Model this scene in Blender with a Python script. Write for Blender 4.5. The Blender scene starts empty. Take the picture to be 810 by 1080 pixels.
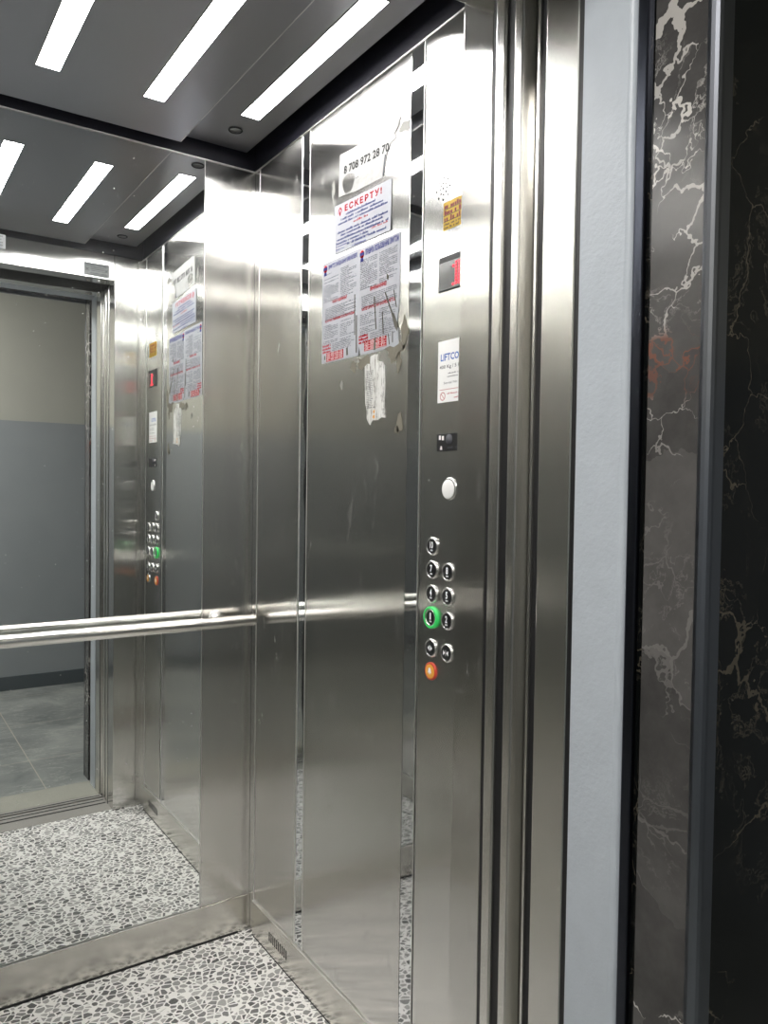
import bpy, bmesh, math, random
from mathutils import Vector, Matrix

random.seed(7)
S = bpy.context.scene
COL = S.collection

# ------------------------------------------------------------------ dimensions (metres)
XL, XR = -0.018, 0.923          # cabin side walls
YF = -1.04                      # cabin front wall (inner face); back wall is y = 0
H = 2.15                        # wall top
DL, DR = 0.095, 0.81            # door opening
DZ = 2.053                      # door head
YM = -1.5                       # landing face of the marble wall
YW = -3.2                       # far landing wall

# ------------------------------------------------------------------ materials
def new_mat(name):
    m = bpy.data.materials.new(name); m.use_nodes = True
    nt = m.node_tree; b = nt.nodes['Principled BSDF']
    return m, nt, b

def N(nt, kind, **kw):
    n = nt.nodes.new(kind)
    for k, v in kw.items():
        if k in n.inputs.keys() if isinstance(k, str) else False: n.inputs[k].default_value = v
        else: setattr(n, k, v)
    return n

def L(nt, a, b): nt.links.new(a, b)

def rgb(r, g, b):               # 8-bit sRGB -> linear
    f = lambda c: (c/255/12.92) if c/255 <= 0.04045 else ((c/255+0.055)/1.055)**2.4
    return (f(r), f(g), f(b), 1)

def coords(nt, scale=(1,1,1)):
    tc = nt.nodes.new('ShaderNodeTexCoord'); mp = nt.nodes.new('ShaderNodeMapping')
    mp.inputs['Scale'].default_value = scale
    L(nt, tc.outputs['Object'], mp.inputs['Vector'])
    return mp.outputs['Vector']

def noise(nt, vec, scale, detail=3, rough=0.5, dist=0.0):
    n = nt.nodes.new('ShaderNodeTexNoise')
    n.inputs['Scale'].default_value = scale; n.inputs['Detail'].default_value = detail
    n.inputs['Roughness'].default_value = rough; n.inputs['Distortion'].default_value = dist
    L(nt, vec, n.inputs['Vector']); return n

def ramp(nt, fac, stops):
    r = nt.nodes.new('ShaderNodeValToRGB'); e = r.color_ramp.elements
    while len(e) < len(stops): e.new(0.5)
    for i, (p, c) in enumerate(stops):
        e[i].position = p; e[i].color = c if len(c) == 4 else (*c, 1)
    L(nt, fac, r.inputs['Fac']); return r

def mixc(nt, fac, a, b, blend='MIX'):
    m = nt.nodes.new('ShaderNodeMix'); m.data_type = 'RGBA'; m.blend_type = blend
    for s, v in ((m.inputs[0], fac), (m.inputs[6], a), (m.inputs[7], b)):
        if hasattr(v, 'is_linked'): L(nt, v, s)
        else: s.default_value = v
    return m.outputs[2]

def mathn(nt, op, a, b=0.0, c=None):
    m = nt.nodes.new('ShaderNodeMath'); m.operation = op
    for i, v in enumerate((a, b, c)):
        if v is None: continue
        if hasattr(v, 'is_linked'): L(nt, v, m.inputs[i])
        else: m.inputs[i].default_value = v
    return m.outputs[0]

def plain(name, col, rough=0.5, metal=0.0, spec=0.5, emit=None, strength=0, bump=0, bscale=200):
    m, nt, b = new_mat(name)
    v = coords(nt); n = noise(nt, v, 30, 3)
    c0 = tuple(x*0.94 for x in col[:3]) + (1,)
    c1 = tuple(min(1, x*1.06) for x in col[:3]) + (1,)
    L(nt, mixc(nt, n.outputs['Fac'], c0, c1), b.inputs['Base Color'])
    b.inputs['Roughness'].default_value = rough; b.inputs['Metallic'].default_value = metal
    b.inputs['Specular IOR Level'].default_value = spec
    if emit:
        b.inputs['Emission Color'].default_value = emit; b.inputs['Emission Strength'].default_value = strength
    if bump:
        nb = noise(nt, v, bscale, 4); bp = nt.nodes.new('ShaderNodeBump')
        bp.inputs['Strength'].default_value = bump; bp.inputs['Distance'].default_value = 0.002
        L(nt, nb.outputs['Fac'], bp.inputs['Height']); L(nt, bp.outputs['Normal'], b.inputs['Normal'])
    return m

def steel(name, col=(0.665, 0.657, 0.632), rough=0.17, aniso=1.0, dirt=0.5, wav=0.15):
    """vertically brushed stainless steel: reflections smear sideways"""
    m, nt, b = new_mat(name)
    b.inputs['Metallic'].default_value = 1
    geo = nt.nodes.new('ShaderNodeNewGeometry')
    cr = nt.nodes.new('ShaderNodeVectorMath'); cr.operation = 'CROSS_PRODUCT'
    L(nt, geo.outputs['True Normal'], cr.inputs[0]); cr.inputs[1].default_value = (0.02, 0.01, 1)
    L(nt, cr.outputs[0], b.inputs['Tangent'])
    b.inputs['Anisotropic'].default_value = aniso
    vs = coords(nt, (1, 1, 0.012)); streak = noise(nt, vs, 900, 2)
    vb = coords(nt, (1, 1, 0.5)); blot = noise(nt, vb, 9, 5, 0.6)
    vf = coords(nt); fine = noise(nt, vf, 130, 3, 0.6); mask = noise(nt, vf, 6, 3, 0.6)
    # colour: slight streaks and blotches of handling
    c0 = tuple(x*0.95 for x in col) + (1,); c1 = tuple(min(1, x*1.04) for x in col) + (1,)
    cc = mixc(nt, streak.outputs['Fac'], c0, c1)
    sc = nt.nodes.new('ShaderNodeTexNoise'); sc.inputs['Scale'].default_value = 42; sc.inputs['Detail'].default_value = 6
    sc.inputs['Distortion'].default_value = 1.2; L(nt, coords(nt, (1, 1, 0.35)), sc.inputs['Vector'])
    sm = ramp(nt, sc.outputs['Fac'], [(0.58, (0, 0, 0)), (0.70, (1, 1, 1))])
    mm = ramp(nt, mask.outputs['Fac'], [(0.46, (0, 0, 0)), (0.62, (1, 1, 1))])
    scr = mathn(nt, 'MULTIPLY', mathn(nt, 'MULTIPLY', sm.outputs['Color'], mm.outputs['Color']), 0.35*dirt)
    L(nt, cc, b.inputs['Base Color'])
    r0 = mathn(nt, 'MULTIPLY_ADD', blot.outputs['Fac'], 0.05, rough-0.025)
    r1 = mathn(nt, 'MULTIPLY_ADD', streak.outputs['Fac'], 0.02, r0)
    r2 = mathn(nt, 'ADD', r1, mathn(nt, 'MULTIPLY', scr, 0.6))
    L(nt, r2, b.inputs['Roughness'])
    L(nt, mathn(nt, 'SUBTRACT', 1.0, scr), b.inputs['Metallic'])
    # gentle waviness of the sheet and the brushed grain
    wv = noise(nt, coords(nt, (1, 1, 0.6)), 4.5, 1)
    hsum = mathn(nt, 'MULTIPLY_ADD', wv.outputs['Fac'], 1.0, mathn(nt, 'MULTIPLY', streak.outputs['Fac'], 0.0))
    bp = nt.nodes.new('ShaderNodeBump'); bp.inputs['Strength'].default_value = wav; bp.inputs['Distance'].default_value = 0.006
    L(nt, hsum, bp.inputs['Height']); L(nt, bp.outputs['Normal'], b.inputs['Normal'])
    return m

def mirror_mat(name, col, rough, specks, wav=0.0):
    m, nt, b = new_mat(name)
    v = coords(nt)
    b.inputs['Metallic'].default_value = 1; b.inputs['Base Color'].default_value = (*col, 1)
    vo = nt.nodes.new('ShaderNodeTexVoronoi'); vo.inputs['Scale'].default_value = 80; L(nt, v, vo.inputs['Vector'])
    big = noise(nt, v, 5, 3)
    thr = mathn(nt, 'MULTIPLY_ADD', big.outputs['Fac'], 0.22, -0.045)
    dot = mathn(nt, 'LESS_THAN', vo.outputs['Distance'], thr)
    sep = nt.nodes.new('ShaderNodeSeparateColor'); L(nt, vo.outputs['Color'], sep.inputs[0])
    some = mathn(nt, 'GREATER_THAN', sep.outputs[0], 0.78)
    fac = mathn(nt, 'MULTIPLY', mathn(nt, 'MULTIPLY', dot, some), specks)
    film = mathn(nt, 'MULTIPLY', noise(nt, v, 14, 5, 0.7).outputs['Fac'], 0.03*specks)
    L(nt, mathn(nt, 'MULTIPLY_ADD', fac, 0.5, rough), b.inputs['Roughness'])
    L(nt, mathn(nt, 'SUBTRACT', 1.0, mathn(nt, 'ADD', fac, film)), b.inputs['Metallic'])
    if wav:
        wv = noise(nt, coords(nt, (1, 1, 0.6)), 9, 1)
        bp = nt.nodes.new('ShaderNodeBump'); bp.inputs['Strength'].default_value = wav; bp.inputs['Distance'].default_value = 0.004
        L(nt, wv.outputs['Fac'], bp.inputs['Height']); L(nt, bp.outputs['Normal'], b.inputs['Normal'])
    return m

def pebble_mat():
    m, nt, b = new_mat('pebble_vinyl')
    tc = nt.nodes.new('ShaderNodeTexCoord')
    wob = noise(nt, tc.outputs['Object'], 40, 2)
    ad = nt.nodes.new('ShaderNodeVectorMath'); ad.operation = 'MULTIPLY_ADD'
    L(nt, wob.outputs['Color'], ad.inputs[0]); ad.inputs[1].default_value = (0.006, 0.006, 0); L(nt, tc.outputs['Object'], ad.inputs[2])
    mp = nt.nodes.new('ShaderNodeMapping'); mp.inputs['Scale'].default_value = (1.02, 1.16, 0.0); mp.inputs['Rotation'].default_value = (0, 0, 0.5)
    L(nt, ad.outputs[0], mp.inputs['Vector'])
    ve = nt.nodes.new('ShaderNodeTexVoronoi'); ve.feature = 'DISTANCE_TO_EDGE'; ve.inputs['Scale'].default_value = 53; ve.inputs['Randomness'].default_value = 0.82
    vc = nt.nodes.new('ShaderNodeTexVoronoi'); vc.inputs['Scale'].default_value = 53; vc.inputs['Randomness'].default_value = 0.82
    L(nt, mp.outputs[0], ve.inputs['Vector']); L(nt, mp.outputs[0], vc.inputs['Vector'])
    sep = nt.nodes.new('ShaderNodeSeparateColor'); L(nt, vc.outputs['Color'], sep.inputs[0])
    stone = ramp(nt, sep.outputs[0], [(0.0, rgb(48,48,48)), (0.2, rgb(84,84,83)), (0.45, rgb(124,124,122)), (0.75, rgb(158,157,154)), (1.0, rgb(200,198,194))])
    fn = noise(nt, tc.outputs['Object'], 260, 3)
    stone2 = mixc(nt, 0.2, stone.outputs['Color'], ramp(nt, fn.outputs['Fac'], [(0.3, (0.12,0.12,0.12)), (0.7, (0.5,0.5,0.48))]).outputs['Color'])
    width = mathn(nt, 'MULTIPLY_ADD', sep.outputs[1], 0.05, 0.072)
    isst = mathn(nt, 'SMOOTHSTEP' if False else 'GREATER_THAN', ve.outputs['Distance'], width)
    grout = mixc(nt, noise(nt, tc.outputs['Object'], 12, 4).outputs['Fac'], rgb(236,234,230), rgb(250,249,246))
    L(nt, mixc(nt, isst, grout, stone2), b.inputs['Base Color'])
    b.inputs['Roughness'].default_value = 0.38; b.inputs['Specular IOR Level'].default_value = 0.45
    return m

def tile_mat():
    m, nt, b = new_mat('slate_tile')
    tc = nt.nodes.new('ShaderNodeTexCoord')
    n1 = noise(nt, tc.outputs['Object'], 3.0, 6, 0.6, 0.8)
    base = ramp(nt, n1.outputs['Fac'], [(0.3, rgb(104,109,108)), (0.55, rgb(138,142,139)), (0.75, rgb(166,169,164))])
    mp = nt.nodes.new('ShaderNodeMapping'); mp.inputs['Scale'].default_value = (1, 3.2, 1); mp.inputs['Rotation'].default_value = (0, 0, 0.35)
    L(nt, tc.outputs['Object'], mp.inputs['Vector'])
    n2 = noise(nt, mp.outputs[0], 4.2, 7, 0.62, 0.5)
    vein = ramp(nt, mathn(nt, 'ABSOLUTE', mathn(nt, 'SUBTRACT', n2.outputs['Fac'], 0.5)), [(0.0, (1,1,1)), (0.018, (0,0,0))])
    c1 = mixc(nt, mathn(nt, 'MULTIPLY', vein.outputs['Color'], 0.45), base.outputs['Color'], rgb(190,190,182))
    # grout grid every 0.6 m
    sx = nt.nodes.new('ShaderNodeSeparateXYZ'); L(nt, tc.outputs['Object'], sx.inputs[0])
    def line(o, off):
        f = mathn(nt, 'PINGPONG', mathn(nt, 'ADD', o, off), 0.3)
        return mathn(nt, 'LESS_THAN', f, 0.0022)
    g = mathn(nt, 'MAXIMUM', line(sx.outputs[0], 6-0.04), line(sx.outputs[1], 6.3-0.3))
    L(nt, mixc(nt, g, c1, rgb(176,170,158)), b.inputs['Base Color'])
    b.inputs['Roughness'].default_value = 0.42
    return m

def marble_mat(name, breccia):
    m, nt, b = new_mat(name)
    tc = nt.nodes.new('ShaderNodeTexCoord')
    wob = noise(nt, tc.outputs['Object'], 7, 5, 0.6)
    ad = nt.nodes.new('ShaderNodeVectorMath'); ad.operation = 'MULTIPLY_ADD'
    L(nt, wob.outputs['Color'], ad.inputs[0]); ad.inputs[1].default_value = (0.16, 0.16, 0.16); L(nt, tc.outputs['Object'], ad.inputs[2])
    ve = nt.nodes.new('ShaderNodeTexVoronoi'); ve.feature = 'DISTANCE_TO_EDGE'; ve.inputs['Scale'].default_value = 5.5
    vc = nt.nodes.new('ShaderNodeTexVoronoi'); vc.inputs['Scale'].default_value = 5.5
    L(nt, ad.outputs[0], ve.inputs['Vector']); L(nt, ad.outputs[0], vc.inputs['Vector'])
    sep = nt.nodes.new('ShaderNodeSeparateColor'); L(nt, vc.outputs['Color'], sep.inputs[0])
    if breccia:
        base = ramp(nt, sep.outputs[0], [(0.0, rgb(24,24,25)), (0.5, rgb(54,53,52)), (1.0, rgb(92,90,88))])
    else:
        base = ramp(nt, sep.outputs[0], [(0.0, rgb(5,8,7)), (0.6, rgb(9,12,11)), (1.0, rgb(18,19,18))])
    cloud = noise(nt, tc.outputs['Object'], 16, 6, 0.65)
    base2 = mixc(nt, 0.55, base.outputs['Color'], mixc(nt, cloud.outputs['Fac'], rgb(18,18,20), rgb(110,108,106) if breccia else rgb(17,19,18)))
    # bright veins, present only here and there, of changing width
    pm = noise(nt, tc.outputs['Object'], 5, 3)
    wid = mathn(nt, 'MULTIPLY', mathn(nt, 'MAXIMUM', mathn(nt, 'SUBTRACT', pm.outputs['Fac'], 0.46), 0.0), 0.10 if breccia else 0.05)
    v1 = mathn(nt, 'LESS_THAN', ve.outputs['Distance'], wid)
    n2 = noise(nt, ad.outputs[0], 9, 8, 0.65, 0.4)
    thin = ramp(nt, mathn(nt, 'ABSOLUTE', mathn(nt, 'SUBTRACT', n2.outputs['Fac'], 0.5)), [(0.0, (1,1,1)), (0.012, (0,0,0))])
    pm2 = ramp(nt, pm.outputs['Fac'], [(0.48, (0,0,0)), (0.6, (1,1,1))])
    v2 = mathn(nt, 'MULTIPLY', mathn(nt, 'MULTIPLY', thin.outputs['Color'], pm2.outputs['Color']), 0.75 if breccia else 0.35)
    vv = mathn(nt, 'MAXIMUM', mathn(nt, 'MULTIPLY', v1, 0.85 if breccia else 0.45), v2)
    if breccia:                     # a finer broken network
        v3 = nt.nodes.new('ShaderNodeTexVoronoi'); v3.feature = 'DISTANCE_TO_EDGE'; v3.inputs['Scale'].default_value = 17
        L(nt, ad.outputs[0], v3.inputs['Vector'])
        p3 = noise(nt, tc.outputs['Object'], 6.5, 2)
        w3 = mathn(nt, 'MULTIPLY', mathn(nt, 'MAXIMUM', mathn(nt, 'SUBTRACT', p3.outputs['Fac'], 0.50), 0.0), 0.30)
        vv = mathn(nt, 'MAXIMUM', vv, mathn(nt, 'MULTIPLY', mathn(nt, 'LESS_THAN', v3.outputs['Distance'], w3), 0.6))
        # veins crowd the top of the slab and thin out over its plain grey middle
        sz = nt.nodes.new('ShaderNodeSeparateXYZ'); L(nt, tc.outputs['Object'], sz.inputs[0])
        dens = ramp(nt, mathn(nt, 'DIVIDE', sz.outputs[2], 2.2), [(0.26, (1,1,1)), (0.36, (0.12,0.12,0.12)), (0.57, (0.15,0.15,0.15)), (0.66, (1,1,1))])
        vv = mathn(nt, 'MULTIPLY', vv, dens.outputs['Color'])
    hue = noise(nt, tc.outputs['Object'], 3.3, 2)
    if breccia:                     # one rust-coloured vein
        hz = mathn(nt, 'ABSOLUTE', mathn(nt, 'SUBTRACT', sz.outputs[2], 1.42))
        class _H: pass
        hue = _H(); hue.outputs = {'Fac': mathn(nt, 'SUBTRACT', 0.78, mathn(nt, 'MULTIPLY', hz, 3.0))}
    vcol = ramp(nt, hue.outputs['Fac'], [(0.62, rgb(206,202,196) if breccia else rgb(104,97,84)), (0.68, rgb(122,76,60) if breccia else rgb(76,58,42))])
    L(nt, mixc(nt, vv, base2, vcol.outputs['Color']), b.inputs['Base Color'])
    b.inputs['Roughness'].default_value = 0.16; b.inputs['Specular IOR Level'].default_value = 0.5 if breccia else 0.2
    return m

def two_tone_mat():
    m, nt, b = new_mat('two_tone_paint')
    tc = nt.nodes.new('ShaderNodeTexCoord'); sx = nt.nodes.new('ShaderNodeSeparateXYZ'); L(nt, tc.outputs['Object'], sx.inputs[0])
    up = mathn(nt, 'GREATER_THAN', sx.outputs[2], 1.66)
    n = noise(nt, tc.outputs['Object'], 5, 4)
    lo = mixc(nt, n.outputs['Fac'], rgb(140,146,149), rgb(152,157,159))
    hi = mixc(nt, n.outputs['Fac'], rgb(170,170,160), rgb(180,180,170))
    L(nt, mixc(nt, up, lo, hi), b.inputs['Base Color'])
    b.inputs['Roughness'].default_value = 0.55
    return m

def crumple_paper():
    m, nt, b = new_mat('crumpled_paper')
    v = coords(nt); n = noise(nt, v, 45, 5, 0.6)
    L(nt, mixc(nt, n.outputs['Fac'], rgb(148,148,146), rgb(182,182,180)), b.inputs['Base Color'])
    b.inputs['Roughness'].default_value = 0.6
    bp = nt.nodes.new('ShaderNodeBump'); bp.inputs['Strength'].default_value = 0.6; bp.inputs['Distance'].default_value = 0.004
    L(nt, n.outputs['Fac'], bp.inputs['Height']); L(nt, bp.outputs['Normal'], b.inputs['Normal'])
    return m

def worn_sticker():
    m, nt, b = new_mat('worn_sticker_paper')
    n = noise(nt, coords(nt, (1, 1, 0.22)), 150, 5, 0.65, 0.6)
    r = ramp(nt, n.outputs['Fac'], [(0.38, rgb(216,216,212)), (0.54, rgb(204,203,198)), (0.60, rgb(120,118,110)), (0.68, rgb(208,207,204))])
    L(nt, r.outputs['Color'], b.inputs['Base Color']); b.inputs['Roughness'].default_value = 0.6
    return m

M = dict(
    steel=steel('brushed_steel'),
    skirt=steel('skirting_steel', (0.66, 0.645, 0.60), 0.22, 0.6, 0.05, 0.08),
    steel_door=steel('door_edge_steel', (0.75, 0.74, 0.705), 0.25, 0.85, 0.04, 0.06),
    panel_steel=steel('control_panel_steel', (0.66, 0.655, 0.63), 0.19, 1.0, 0.1, 0.1),
    rail=steel('handrail_steel', (0.72, 0.71, 0.68), 0.22, 0.0, 0.0, 0.0),
    mirror=mirror_mat('mirror_glass', (0.86, 0.88, 0.87), 0.0, 0.8),
    strip=mirror_mat('polished_steel_strip', (0.66, 0.67, 0.68), 0.03, 0.9, 0.12),
    ledge=plain('polished_ledge', (0.82, 0.81, 0.79), 0.4, 1.0),
    black=plain('black_gap', (0.012, 0.012, 0.014), 0.6),
    rubber=plain('black_rubber', (0.01, 0.01, 0.011), 0.45),
    ceiling=steel('dark_ceiling_metal', (0.50, 0.50, 0.53), 0.30, 0.3, 0.05, 0.12),
    fascia=plain('dark_fascia', (0.018, 0.018, 0.026), 0.35),
    pebble=pebble_mat(),
    tile=tile_mat(),
    marble=marble_mat('dark_marble', False),
    breccia=marble_mat('veined_marble', True),
    paint=plain('grey_gloss_paint', rgb(182,189,196), 0.38, 0, 0.4, None, 0, 0.35, 160),
    twotone=two_tone_mat(),
    lplinth=plain('grey_plinth_paint', rgb(78,86,90), 0.5),
    lceil=plain('landing_ceiling_paint', rgb(190,190,185), 0.8),
    concrete=plain('dusty_concrete', rgb(158,158,148), 0.8, 0, 0.3, None, 0, 0.5, 60),
    sill=plain('worn_aluminium_sill', rgb(170,168,162), 0.5, 0.4),
    trim=plain('dark_aluminium_trim', (0.20, 0.21, 0.235), 0.28, 1.0),
    darktrim=plain('dark_strip_metal', (0.05, 0.055, 0.07), 0.3, 1.0),
    lamp=plain('led_diffuser', (1, 1, 1), 0.5, 0, 0.5, (1, 0.985, 0.965, 1), 10.0),
    added_lamp=plain('added_landing_diffuser', (1, 1, 1), 0.5, 0, 0.5, (1, 0.97, 0.94, 1), 38.0),  # glow of the added, unseen landing lamp
    lampframe=plain('light_frame', (0.4, 0.4, 0.4), 0.4, 0.8),
    paper=plain('sheet_paper', rgb(174,176,182), 0.6, 0, 0.2),
    crumple=crumple_paper(),
    worn=worn_sticker(),
    ink_black=plain('ink_black', rgb(10,10,11), 0.6),
    ink_grey=plain('ink_grey', rgb(84,85,90), 0.6, 0, 0.2),
    ink_blue=plain('ink_blue', rgb(34,48,112), 0.6, 0, 0.2),
    ink_violet=plain('ink_violet', rgb(66,68,132), 0.6, 0, 0.2),
    ink_red=plain('ink_red', rgb(170,10,26), 0.6, 0, 0.2),
    ink_lbl=plain('ink_bright_blue', rgb(36,92,176), 0.5),
    ink_white=plain('ink_white', rgb(236,232,232), 0.5),
    yellow=plain('yellow_sticker', rgb(200,160,8), 0.5),
    ink_orange=plain('ink_orange_red', rgb(128,34,14), 0.5),
    orange=plain('orange_cap', rgb(212,150,62), 0.35, 0, 0.5, rgb(255,180,80), 0.04),
    redring=plain('red_ring', rgb(200,70,50), 0.35),
    green=plain('green_lit_ring', rgb(60,190,100), 0.3, 0, 0.5, rgb(40,215,90), 0.07),
    cap=plain('black_button_cap', rgb(30,31,33), 0.3),
    glyph=plain('button_glyph', rgb(240,242,245), 0.4),
    chrome=plain('chrome_rim', (0.62, 0.62, 0.61), 0.27, 1.0),
    screen=plain('dark_screen', rgb(46,44,46), 0.12, 0, 0.8),
    led=plain('red_led', rgb(255,30,50), 0.4, 0, 0.5, (1, 0.02, 0.05, 1), 0.6),
    white=plain('white_plastic', rgb(236,236,234), 0.4),
    plate=plain('metal_plate', rgb(140,143,143), 0.5, 0.1),
    scrape=plain('scraped_print', rgb(104,102,94), 0.7, 0, 0.2),
    glue=plain('glue_residue', rgb(122,118,106), 0.85, 0, 0.2, None, 0, 0.6, 120),
    gluel=plain('pale_glue_residue', rgb(150,149,145), 0.85, 0, 0.2),
)

# ------------------------------------------------------------------ mesh helpers
def bx(bm, x0, x1, y0, y1, z0, z1):
    v = [bm.verts.new(p) for p in ((x0,y0,z0),(x1,y0,z0),(x1,y1,z0),(x0,y1,z0),(x0,y0,z1),(x1,y0,z1),(x1,y1,z1),(x0,y1,z1))]
    for f in ((0,3,2,1),(4,5,6,7),(0,1,5,4),(1,2,6,5),(2,3,7,6),(3,0,4,7)): bm.faces.new([v[i] for i in f])

def lathe(bm, prof, origin, axis, up=None, seg=32, smooth=True):
    """revolve prof [(r, t)] about axis through origin"""
    a = Vector(axis).normalized(); u = a.orthogonal().normalized(); w = a.cross(u); o = Vector(origin)
    rings = []
    for r, t in prof:
        if r < 1e-6: rings.append([bm.verts.new(o+a*t)])
        else: rings.append([bm.verts.new(o+a*t+(u*math.cos(2*math.pi*k/seg)+w*math.sin(2*math.pi*k/seg))*r) for k in range(seg)])
    for A, B in zip(rings, rings[1:]):
        for k in range(seg):
            k2 = (k+1) % seg
            q = [A[k % len(A)], A[k2 % len(A)], B[k2 % len(B)], B[k % len(B)]]
            q2 = []
            for x in q:
                if x not in q2: q2.append(x)
            if len(q2) >= 3:
                f = bm.faces.new(q2); f.smooth = smooth

def prism(bm, pts, z0, z1):
    """vertical prism over an xy outline"""
    lo = [bm.verts.new((x, y, z0)) for x, y in pts]; hi = [bm.verts.new((x, y, z1)) for x, y in pts]
    n = len(pts)
    for i in range(n):
        j = (i+1) % n; bm.faces.new((lo[i], lo[j], hi[j], hi[i]))
    bm.faces.new(list(reversed(lo))); bm.faces.new(hi)

def obj(name, bm, mat, parent=None, bevel=0.0):
    bmesh.ops.recalc_face_normals(bm, faces=bm.faces)
    me = bpy.data.meshes.new(name); bm.to_mesh(me); bm.free()
    o = bpy.data.objects.new(name, me); COL.objects.link(o)
    if mat: me.materials.append(M[mat])
    if parent: o.parent = parent
    if bevel:
        b = o.modifiers.new('bevel', 'BEVEL'); b.width = bevel; b.segments = 2; b.limit_method = 'ANGLE'
    return o

def boxobj(name, mat, parent, *boxes, bevel=0.0):
    bm = bmesh.new()
    for b in boxes: bx(bm, *b)
    return obj(name, bm, mat, parent, bevel)

def struct(o): o['kind'] = 'structure'; return o
def tag(o, label, cat, group=None):
    o['label'] = label; o['category'] = cat
    if group: o['group'] = group
    return o
def empty(name, loc=(0, 0, 0)):
    o = bpy.data.objects.new(name, None); COL.objects.link(o); o.location = loc; o.empty_display_size = 0.05; return o
def adopt(parent, *kids):       # parent keeps its place, children keep their world position
    for k in kids:
        k.parent = parent; k.matrix_parent_inverse = Matrix.Translation(-Vector(parent.location))

# flat drawings: u to the reader's right, v up; a frame maps them to the wall
def frame_right(x, y0, z0): return lambda u, v, d=0.0: Vector((x-d, y0-u, z0+v))      # on the right wall, seen from inside
def frame_front(y, x0, z0): return lambda u, v, d=0.0: Vector((x0-u, y+d, z0+v))      # on the front wall, seen from inside

def quad(bm, F, u0, v0, u1, v1, d):
    bm.faces.new([bm.verts.new(F(*p, d)) for p in ((u0,v0),(u1,v0),(u1,v1),(u0,v1))])

def slab(bm, F, pts, d0, d1):
    lo = [bm.verts.new(F(u, v, d0)) for u, v in pts]; hi = [bm.verts.new(F(u, v, d1)) for u, v in pts]; n = len(pts)
    for i in range(n):
        j = (i+1) % n; bm.faces.new((lo[i], lo[j], hi[j], hi[i]))
    bm.faces.new(lo); bm.faces.new(hi)

def curve_mesh(cu):
    o = bpy.data.objects.new('tmp', cu); COL.objects.link(o)
    dg = bpy.context.evaluated_depsgraph_get(); dg.update()
    me = bpy.data.meshes.new_from_object(o.evaluated_get(dg))
    bpy.data.objects.remove(o); bpy.data.curves.remove(cu)
    return me

def add_text(bm, F, s, u0, v0, width, height, d, bold=0.0, slope=0.0, space=1.0):
    """letters filling width x height from (u0, v0), slope rises per unit u"""
    cu = bpy.data.curves.new('tmp', 'FONT'); cu.body = s; cu.size = 1; cu.offset = bold; cu.resolution_u = 2; cu.space_character = space
    me = curve_mesh(cu)
    xs = [v.co.x for v in me.vertices]; ys = [v.co.y for v in me.vertices]
    if not xs: return
    x0, x1, y0, y1 = min(xs), max(xs), min(ys), max(ys)
    n0 = len(bm.verts); vs = []
    for v in me.vertices:
        u = (v.co.x-x0)/(x1-x0)*width; w = (v.co.y-y0)/(y1-y0)*height
        vs.append(bm.verts.new(F(u0+u, v0+w+slope*u, d)))
    for p in me.polygons:
        try: bm.faces.new([vs[i] for i in p.vertices])
        except ValueError: pass
    bpy.data.meshes.remove(me)

def greek(bm, F, u0, u1, v, h, d, pitch, fill=0.62, slope=0.0, gap=0.14):
    """a line of print too small to read: uneven letter marks grouped in words"""
    u = u0
    while u < u1-pitch:
        if random.random() < gap: u += pitch; continue
        hh = h*random.choice((0.62, 0.68, 0.7, 1.0)); w = pitch*fill*random.uniform(0.8, 1.15)
        vv = v+slope*(u-u0)
        bm.faces.new([bm.verts.new(F(*p, d)) for p in ((u,vv),(u+w,vv+slope*w),(u+w,vv+hh+slope*w),(u,vv+hh))])
        u += pitch

# ================================================================== SETTING: cabin shell
floor = struct(boxobj('floor', 'pebble', None, (XL-0.03, XR+0.03, YF-0.012, 0.03, -0.03, 0.0)))

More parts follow.
